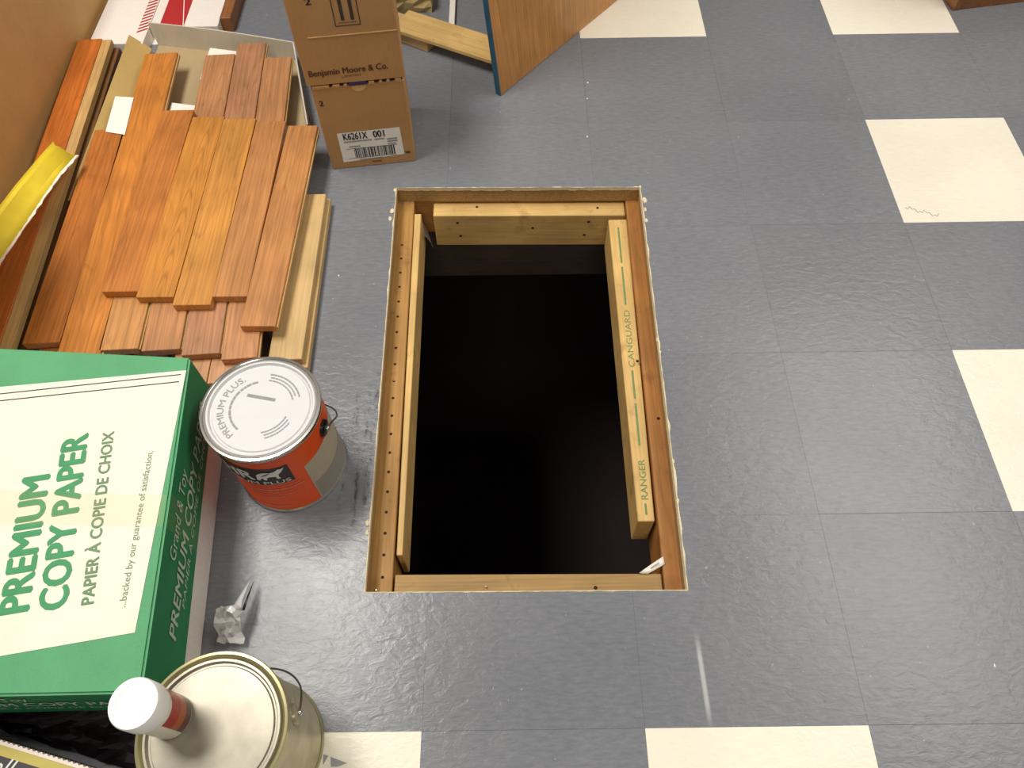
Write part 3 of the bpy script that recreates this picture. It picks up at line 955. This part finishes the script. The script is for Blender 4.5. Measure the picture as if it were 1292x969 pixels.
# grain must run along local Y of the mesh: build lying, then stand up with the object transform
box(bm, (0.0, 0.0, -0.013), (0.62, 0.9, 0.0))
face = bm_obj('board', bm, 'door_wood', pd, bev=0.0015)
face.rotation_euler = (math.radians(90) - LEAN, 0, 0)
bm = bmesh.new(); box(bm, (-0.0012, 0.0, -0.0134), (0.0006, 0.9, 0.0004)); e = bm_obj('painted_edge', bm, 'blue', pd); e.rotation_euler = face.rotation_euler

d = Vector((0.226, -0.121)); ba = math.atan2(d.y, d.x)
bm = bmesh.new(); box(bm, (-0.04, -0.175, -0.005), (0.04, 0.13, 0.005))
o = bm_obj('batten', bm, 'pine', bev=0.001); o.location = (-0.012, 1.488, 0.036); o.rotation_euler = (0, 0, ba - math.pi / 2 + math.pi)
tag(o, 'pale pine batten lying from the cartons to the blue-edged panel', 'batten')
bm = bmesh.new(); box(bm, (-0.03, -0.08, 0.0), (0.03, 0.08, 0.0300))
o = bm_obj('wood_offcut', bm, 'pale_wood', bev=0.0015); o.location = (-0.112, 1.545, 0); o.rotation_euler = (0, 0, math.radians(58))
tag(o, 'short pale wood offcut with square end under the batten beside the cartons', 'offcut')
bm = bmesh.new(); box(bm, (-0.048, -0.12, 0.0), (0.045, 0.2, 0.055)); bmesh.ops.subdivide_edges(bm, edges=list(bm.edges), cuts=3, use_grid_fill=True)
rr = random.Random(2)
for v in bm.verts:
    v.co += Vector((rr.uniform(-.004, .004), rr.uniform(-.004, .004), rr.uniform(-.002, .003) if v.co.z > 0.01 else 0))
o = bm_obj('wood_offcut', bm, 'foam', smooth=False); o.location = (-0.108, 1.755, 0.0); o.rotation_euler = (0, 0, math.radians(4))
tag(o, 'rough pale chunk of lumber behind the batten', 'offcut')
bm = bmesh.new(); box(bm, (-0.007, -0.2, 0), (0.007, 0.25, 0.012))
o = bm_obj('trim_strip', bm, 'white_board', bev=0.001); o.location = (-0.006, 1.735, 0)
tag(o, 'narrow white trim strip lying on the floor behind the batten', 'trim strip')

# ------------------------------------------------------------------ wooden cabinet at the top right corner
cb = thing('wood_cabinet', 'brown wooden cabinet foot at the top right corner of the floor', 'cabinet', (1.2296, 1.6101, 0), math.atan2(0.0316, 0.1875))
bm = bmesh.new(); box(bm, (0, 0.0, 0), (0.018, 0.32, 0.5)); bm_obj('side_panel', bm, 'cab_wood', cb, bev=0.001)
bm = bmesh.new(); box(bm, (0.582, 0.0, 0), (0.60, 0.32, 0.5)); bm_obj('side_panel', bm, 'cab_wood', cb, bev=0.001)
bm = bmesh.new(); box(bm, (0.0183, 0.002, 0.0), (0.5817, 0.018, 0.07)); bm_obj('kick_board', bm, 'cab_wood', cb, bev=0.001)
for a, b in ((0.0195, 0.299), (0.301, 0.5805)):
    bm = bmesh.new(); box(bm, (a, 0.0, 0.072), (b, 0.018, 0.499)); dd = bm_obj('door', bm, 'cab_wood', cb, bev=0.001)
    bm = bmesh.new(); kx = b - 0.03 if b < 0.4 else a + 0.03
    bmesh.ops.create_uvsphere(bm, u_segments=16, v_segments=8, radius=0.012)
    for v in bm.verts:
        v.co += Vector((kx, -0.010, 0.40))
    bm_obj('knob', bm, 'steel', dd, smooth=True)
bm = bmesh.new(); box(bm, (-0.005, -0.005, 0.5002), (0.605, 0.325, 0.52)); bm_obj('top', bm, 'cab_wood', cb, bev=0.001)

# ------------------------------------------------------------------ green paper box
gb = thing('paper_box', 'green and white copy paper carton with a big cream label on its lid', 'box', (-0.325, 0.257, 0), 0)
GO = Vector((-0.325, 0.257, 0))
GT = 0.195
q = [(-0.305, 0.022), (-0.346, 0.488), (-0.640, 0.510), (-0.610, 0.020)]   # near right, far right, far left, near left
q = [(p[0] - GO.x, p[1] - GO.y) for p in q]
cen = (sum(p[0] for p in q) / 4, sum(p[1] for p in q) / 4)
ins = lambda p, k: (p[0] + (cen[0] - p[0]) * k, p[1] + (cen[1] - p[1]) * k)
bm = bmesh.new(); prism(bm, [ins(p, 0.07) for p in q], 0.0, GT - 0.004); bm_obj('body', bm, 'white_board', gb, bev=0.002)
lid = bpy.data.meshes.new('lid')
bm = bmesh.new()
prism(bm, q, [0.078, 0.092, 0.08, 0.07], GT)
bm.faces.ensure_lookup_table()
bev = bmesh.ops.bevel(bm, geom=[e for e in bm.edges if max(v.co.z for v in e.verts) > 0.19], offset=0.003, segments=3, affect='EDGES')
bm.normal_update()
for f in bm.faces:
    f.material_index = 0 if f.normal.z > 0.6 else 1  # sides take a darker copy of the green, their shade put into colour
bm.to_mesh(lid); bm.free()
lid.materials.append(M['green']); lid.materials.append(M['green_shaded'])
lid_o = link('lid', lid, None, gb)
gz = GT + 0.0006
gl = lambda p, z=0.0: (p[0] - GO.x, p[1] - GO.y, gz + z)
lab = poly_obj('label', [gl(p) for p in ((-0.618, 0.440), (-0.600, 0.046), (-0.3287, 0.0907), (-0.3463, 0.4647))], 'cream_label', lid_o)
lab.data.flip_normals() if lab.data.polygons[0].normal.z < 0 else None
for y0, y1 in ((0.4273, 0.4566), (0.4154, 0.4444)):
    poly_obj('label_rule', [gl((-0.612, y0 + 0.000, 0), 0.0004), gl((-0.3525, y1), 0.0004), gl((-0.3525, y1 + 0.0016), 0.0004), gl((-0.612, y0 + 0.0016), 0.0004)], 'black_ink', lid_o)


def top_line(s, b0, b1, cap, mat, bold=0.0):
    a = Vector((b0[0] - GO.x, b0[1] - GO.y, gz + 0.0005)); b = Vector((b1[0] - GO.x, b1[1] - GO.y, gz + 0.0005))
    u = (b - a).normalized(); v = Vector((-u.y, u.x, 0))
    return text('printed_text', s, flat(a, u, v, (b - a).length, cap), mat, lid_o, bold=bold)


top_line('PREMIUM', (-0.4663, 0.1199), (-0.4954, 0.300), 0.0355, 'green_ink', 0.045)
top_line('COPY PAPER', (-0.4206, 0.1232), (-0.4614, 0.3622), 0.034, 'green_ink', 0.045)
top_line('PAPIER \u00c0 COPIE DE CHOIX', (-0.3884, 0.1266), (-0.4258, 0.3654), 0.0150, 'grey_green_ink', 0.03)
top_line('...backed by our guarantee of satisfaction.', (-0.3480, 0.1212), (-0.3640, 0.3340), 0.0085, 'grey_green_ink')
# right side of the lid (plane through near right and far right corners)
sa = Vector((q[0][0], q[0][1], 0)); sb = Vector((q[1][0], q[1][1], 0)); su = (sb - sa).normalized(); sn = Vector((su.y, -su.x, 0))


def side_line(s, l0, l1, z, cap, mat, bold=0.0):
    o = sa + su * l0 + sn * 0.0009 + Vector((0, 0, z))
    return text('printed_text', s, flat(o, su, (0, 0, 1), l1 - l0, cap), mat, lid_o, shear=0.2, bold=bold)


side_line('Grand & Toy', 0.17, 0.30, 0.153, 0.020, 'pale_ink', 0.01)
side_line('PREMIUM COPY PAPER', 0.075, 0.425, 0.120, 0.023, 'pale_ink', 0.02)
side_line('PAPIER \u00c0 COPIE DE CHOIX', 0.12, 0.40, 0.104, 0.010, 'pale_ink', 0.0)
# near end of the lid
fa = Vector((q[3][0], q[3][1], 0)); fb = Vector((q[0][0], q[0][1], 0)); fu = (fb - fa).normalized(); fnn = Vector((fu.y, -fu.x, 0))
for s, l0, l1, z, cap, bd in (('Grand & Toy', 0.05, 0.16, 0.162, 0.020, 0.01), ('PREMIUM COPY PAPER', 0.02, 0.285, 0.125, 0.024, 0.02), ('PAPIER \u00c0 COPIE DE CHOIX', 0.05, 0.26, 0.104, 0.010, 0.0)):
    o = fa + fu * l0 + fnn * 0.0009 + Vector((0, 0, z))
    text('printed_text', s, flat(o, fu, (0, 0, 1), l1 - l0, cap), 'pale_ink', lid_o, shear=0.2, bold=bd)
bm = bmesh.new(); prism(bm, [(-0.60 - GO.x, 0.232 - GO.y), (-0.3262 - GO.x, 0.2238 - GO.y), (-0.330 - GO.x, 0.2681 - GO.y), (-0.60 - GO.x, 0.281 - GO.y)], gz + 0.0007, gz + 0.0010)
bm_obj('packing_tape', bm, 'tape', gb)
p0 = sa + su * 0.203; p1 = sa + su * 0.25
poly_obj('packing_tape', [p0 + sn * 0.0014 + Vector((0, 0, GT)), p0 + sn * 0.0014 + Vector((0, 0, 0.075)), p1 + sn * 0.0014 + Vector((0, 0, 0.075)), p1 + sn * 0.0014 + Vector((0, 0, GT))], 'tape', gb)

# ------------------------------------------------------------------ charcoal box at the bottom left
kb = thing('charcoal_box', 'charcoal printed box with yellow border and serrated edge at bottom left', 'box', (-0.512, -0.016, 0), math.atan2(-0.031, 0.117))
bm = bmesh.new(); box(bm, (-0.12, -0.24, 0), (0.135, -0.002, 0.099)); bm_obj('body', bm, 'charcoal', kb, bev=0.001)
poly_obj('yellow_border', [(-0.12, -0.0145, 0.0996), (0.135, -0.0145, 0.0996), (0.135, -0.002, 0.0996), (-0.12, -0.002, 0.0996)], 'yellow_border', kb)
vs, fs = [], []
for k in range(74):
    x = -0.12 + 0.255 * k / 73
    y = 0.0018 if k % 2 else -0.0004
    vs += [(x, -0.0036, 0.1005), (x, y, 0.1005), (x, y, 0.094)]
for k in range(73):
    a = 3 * k
    fs += [(a, a + 3, a + 4, a + 1), (a + 1, a + 4, a + 5, a + 2)]
me = bpy.data.meshes.new('serrated_edge'); me.from_pydata(vs, [], fs); me.update(); link('serrated_edge', me, 'torn_white', kb)
text('printed_text', 'elle', flat((0.008, -0.036, 0.0998), (1, 0.02, 0), (0, 1, 0), 0.040, 0.022), 'logo_white', kb, shear=0.25)


# ------------------------------------------------------------------ paint cans
def cylmap(r):
    return lambda az, z: (r * math.cos(math.radians(az)), r * math.sin(math.radians(az)), z)


def cyl_patch(name, r, az0, az1, zlo, zhi, mat, parent, n=24):
    """zlo / zhi: numbers or functions of the azimuth"""
    f = cylmap(r); rows = [[], []]
    for k in range(n + 1):
        a = az0 + (az1 - az0) * k / n
        rows[0].append(f(a, zlo(a) if callable(zlo) else zlo)); rows[1].append(f(a, zhi(a) if callable(zhi) else zhi))
    return grid_obj(name, rows, mat, parent)


def paint_can(name, label, loc, body, lid_m, rim, ear_az, ear_mat, R=0.083, H=0.190):
    t = thing(name, label, 'paint can', loc)
    bm = bmesh.new()
    lathe(bm, [(0, 0.004), (R - 0.004, 0.004), (R - 0.003, 0.0), (R + 0.0012, 0.0), (R + 0.0018, 0.003), (R, 0.006), (R, H - 0.014), (R - 0.001, H - 0.010)])
    bm_obj('body', bm, body, t, smooth=True)
    bm = bmesh.new()
    lathe(bm, [(R + 0.0004, 0.0075), (R + 0.0024, 0.0055), (R + 0.0030, 0.003), (R + 0.0022, 0.0004), (R + 0.0013, 0.0004)], 80)
    bm_obj('bottom_rim', bm, rim, t, smooth=True)
    bm = bmesh.new()
    lathe(bm, [(R - 0.001, H - 0.011), (R + 0.0026, H - 0.009), (R + 0.0035, H - 0.004), (R + 0.0026, H - 0.0005), (R - 0.0005, H), (R - 0.003, H - 0.002), (R - 0.0045, H - 0.006)], 80)
    bm_obj('rim', bm, rim, t, smooth=True)
    bm = bmesh.new()
    lathe(bm, [(R - 0.0040, H - 0.006), (R - 0.0058, H - 0.0005), (R - 0.0085, H - 0.0005), (R - 0.0105, H - 0.0055), (R - 0.0125, H - 0.0055), (R - 0.0140, H - 0.0030), (0, H - 0.0030)], 80)
    bm_obj('lid', bm, lid_m, t, smooth=True)
    for k, az in enumerate((ear_az, ear_az + 180)):
        e = math.radians(az); o_ = Vector((math.cos(e), math.sin(e), 0)); s_ = Vector((-math.sin(e), math.cos(e), 0))
        bm = bmesh.new()
        rings = []
        for rad, out in ((0.013, 0.0), (0.0125, 0.004), (0.009, 0.0055), (0.0, 0.0055)):
            rings.append([bm.verts.new(o_ * (R - 0.0005 + out) + s_ * (rad * math.cos(j * math.pi / 10)) + Vector((0, 0, 0.148 + 1.15 * rad * math.sin(j * math.pi / 10)))) for j in range(20)])
        for a, b in zip(rings, rings[1:]):
            for j in range(20):
                bm.faces.new((a[j], a[(j + 1) % 20], b[(j + 1) % 20], b[j]))
        bmesh.ops.remove_doubles(bm, verts=bm.verts, dist=1e-5)
        ear = bm_obj('ear', bm, ear_mat, t, smooth=True)
        bm = bmesh.new(); bmesh.ops.create_uvsphere(bm, u_segments=12, v_segments=8, radius=0.004)
        for v in bm.verts:
            v.co += o_ * (R + 0.0065) + Vector((0, 0, 0.148))
        bm_obj('rivet', bm, 'steel', ear, smooth=True)
    # wire bail hanging behind the can
    e = math.radians(ear_az)
    pts = []
    for k in range(33):
        f = k / 32; a = math.pi * f
        rad = R + 0.0065 + 0.009 * (1 - abs(2 * f - 1) ** 6) * (1 if 0 < k < 32 else 0) * max(0.0, 1 - 2.4 * f)
        z = 0.148 + 0.010 * math.sin(min(f, 1 - f) * 22) * max(0, 1 - min(f, 1 - f) * 7) - 0.095 * math.sin(a) ** 1.2
        pts.append((rad * math.cos(e + a), rad * math.sin(e + a), z))
    bm = bmesh.new(); tube(bm, pts, 0.0013, 6); bm_obj('bail', bm, 'wire', t, smooth=True)
    return t


k1 = paint_can('paint_can', 'white-lidded orange paint can between the green box and the hatch', (-0.230, 0.405, 0), 'orange_label', 'lid_white', 'steel', -9, 'black_plastic')
RC = 0.0834
cyl_patch('data_panel', RC, -49.5, 75, 0.007, lambda a: 0.1225 - 0.000 + 0.012 * math.sin(math.radians((a + 49) * 1.4)) if a < 75 else 0.12, 'panel_light', k1)
cyl_patch('data_panel', RC + 0.0003, -47.5, 73, 0.010, 0.062, 'panel_dark', k1)
cyl_patch('top_band', RC, 20, 200, 0.16, 0.178, 'panel_light', k1)
logo = cyl_patch('logo_block', RC, -175, -62.5, 0.103, lambda a: 0.160 - 0.006 * math.cos(math.radians((a + 62) * 2)), 'logo_black', k1, 40)


def cyl_text(s, r, az0, az1, z, cap, mat, par, bold=0.0):
    f = cylmap(r)
    return text('printed_text', s, lambda a, h_: f(az0 + (az1 - az0) * a, z + h_ * cap), mat, par, bold=bold)


cyl_text('BEHR', RC + 0.0006, -160, -99.5, 0.122, 0.028, 'logo_white', logo, 0.04)
cyl_text('PREMIUM PLUS', RC + 0.0006, -150, -66, 0.1065, 0.0095, 'logo_white', logo, 0.01)
bear = [(0, .30), (.03, .62), (.12, .80), (.30, .92), (.48, .84), (.62, .86), (.74, .98), (.80, 1.08), (.85, 1.0), (1.0, 1.06), (.93, .86), (.84, .66), (.74, .50), (.72, .22), (.76, .02), (.64, .02), (.62, .30), (.46, .36), (.34, .30), (.30, .02), (.20, .02), (.20, .28), (.10, .20), (.10, .02), (0, .02), (-.02, .15)]
f_ = cylmap(RC + 0.0007)
poly_obj('bear_emblem', [f_(-96.5 + 30 * x, 0.121 + 0.027 * y) for x, y in bear], 'logo_white', logo)
dashes('small_print', [(-120, -62, 0.092, 0.003), (-122, -60, 0.084, 0.004), (-118, -70, 0.074, 0.0025), (-115, -72, 0.066, 0.0025), (-115, -80, 0.058, 0.002), (-118, -84, 0.022, 0.004), (-130, -95, 0.171, 0.003)], cylmap(RC + 0.0006), 'pink_ink', k1, 11)
LZ = 0.190 - 0.0030 + 0.0006


def arc_text(s, r, a0, a1, cap, mat, par, bold=0.0):
    return text('printed_text', s, lambda f, h_: ((r + h_ * cap) * math.cos(math.radians(a0 + (a1 - a0) * f)), (r + h_ * cap) * math.sin(math.radians(a0 + (a1 - a0) * f)), LZ), mat, par, bold=bold)


arc_text('PREMIUM PLUS.', 0.0530, 233, 123, 0.0095, 'grey_ink', k1, 0.0)
pm_ = lambda a, r: (r * math.cos(math.radians(a)), r * math.sin(math.radians(a)), LZ)
dashes('small_print', [(232, 108, 0.0425, 0.0030), (84, 22, 0.0545, 0.0022), (82, 26, 0.0495, 0.0018), (84, 18, 0.0445, 0.0020), (-22, -78, 0.0400, 0.0020), (-26, -74, 0.0450, 0.0018), (-30, -72, 0.0500, 0.0018)], pm_, 'grey_ink', k1, 12)
st_a = math.radians(-12)
dashes('date_stamp', [(-0.024, 0.018, 0.0, 0.005)], lambda x, y: (x * math.cos(st_a) - y * math.sin(st_a), 0.0135 + x * math.sin(st_a) + y * math.cos(st_a), LZ), 'grey_ink', k1, 5)

k2 = paint_can('paint_can', 'bare tarnished metal paint can at the bottom edge with a bottle on its lid', (-0.217, -0.017, 0), 'old_steel', 'old_lid', 'brass', 14.5, 'old_steel')

# bottle standing on the old can
bt = thing('bottle', 'small bottle with white screw cap and red label standing on the bare metal can', 'bottle', (-0.266, -0.003, 0.1898))
bm = bmesh.new(); lathe(bm, [(0, 0), (0.022, 0), (0.0238, 0.002), (0.0240, 0.06), (0.0225, 0.066), (0.0195, 0.070), (0.0195, 0.076), (0, 0.076)], 48); bm_obj('body', bm, 'bottle_body', bt, smooth=True)
bm = bmesh.new(); lathe(bm, [(0.0235, 0.071), (0.0262, 0.072), (0.0264, 0.074), (0.0262, 0.098), (0.0250, 0.1005), (0.0185, 0.1008), (0.0180, 0.1000), (0, 0.1002)], 64); bm_obj('cap', bm, 'cap_white', bt, smooth=True)
for z0, z1, m_ in ((0.004, 0.020, 'bottle_purple'), (0.020, 0.036, 'bottle_orange'), (0.036, 0.060, 'bottle_red')):
    cyl_patch('label', 0.02425, -45, 100, z0, z1, m_, bt)

# ------------------------------------------------------------------ plastic scraps
rr = random.Random(14)
rows = []
for j in range(8):
    rows.append([(-0.296 + 0.036 * i / 7 + rr.uniform(-.003, .003), 0.118 + 0.040 * j / 7 + rr.uniform(-.003, .003), 0.012 + 0.040 * j / 7 + rr.uniform(-.005, .005)) for i in range(8)])
pw = grid_obj('plastic_wrapper', rows, 'plastic', None, 0.0004, smooth=False)
tag(pw, 'crumpled clear plastic wrapper standing behind the bare metal can', 'wrapper')
grid_obj('torn_corner', [[(-0.278, 0.150, 0.040), (-0.262, 0.150, 0.040)], [(-0.274, 0.168, 0.035), (-0.263, 0.172, 0.038)], [(-0.262, 0.205, 0.022), (-0.2605, 0.207, 0.024)]], 'plastic', pw, 0.0004)
grid_obj('dark_edge', [[(-0.2625, 0.158, 0.034), (-0.2585, 0.158, 0.034)], [(-0.2605, 0.178, 0.029), (-0.2575, 0.180, 0.029)], [(-0.2575, 0.204, 0.020), (-0.2568, 0.206, 0.020)]], 'black_plastic', pw, 0.0004)
rows = []
for j in range(9):
    row = []
    for i in range(25):
        x = -0.60 + 0.285 * i / 24
        y0 = -0.009 - 0.265 * (x + 0.512); y1 = 0.030 if i < 20 else 0.012
        row.append((x + rr.uniform(-.004, .004), y0 + (y1 - y0) * j / 8 + rr.uniform(-.002, .002), 0.003 + 0.022 * math.sin(math.pi * (j + 0.5) / 9) * min(1, (25 - i) / 5, (i + 1) / 4) + rr.uniform(0, .008)))
    rows.append(row)
tag(grid_obj('shade_fill_bag', rows, 'bag', None, 0.0004, smooth=False), 'crumpled plastic bag, darkened and spread to stand for the shade between green paper box and charcoal box', 'plastic bag')  # clear bag coloured dark and widened to paint the shade in this gap

# paint flecks on the grey tiles
for x, y, r, lab in ((0.3125, 1.359, 0.004, 'white fleck on grey tile just in front of the leaning panel'), (0.308, 1.303, 0.0028, 'white fleck on grey tile between hatch and leaning panel'),
                     (0.300, 1.178, 0.0035, 'white fleck on grey tile just beyond the far hatch edge'), (0.807, 0.075, 0.0035, 'white fleck on grey tile at the lower right'),
                     (-0.2, 0.80, 0.003, 'pale fleck on grey tile beside the pale planks')):
    bm = bmesh.new(); bmesh.ops.create_icosphere(bm, subdivisions=1, radius=1.0)
    for v in bm.verts:
        v.co = Vector((v.co.x * r * 0.5 * rr.uniform(.7, 1.2), v.co.y * r * 0.75 * rr.uniform(.8, 1.2), max(v.co.z, 0) * r * 0.25))
    o = bm_obj('paint_fleck', bm, 'white_paper'); o.location = (x, y, 0)
    tag(o, lab, 'fleck', 'white flecks on the grey tiles')
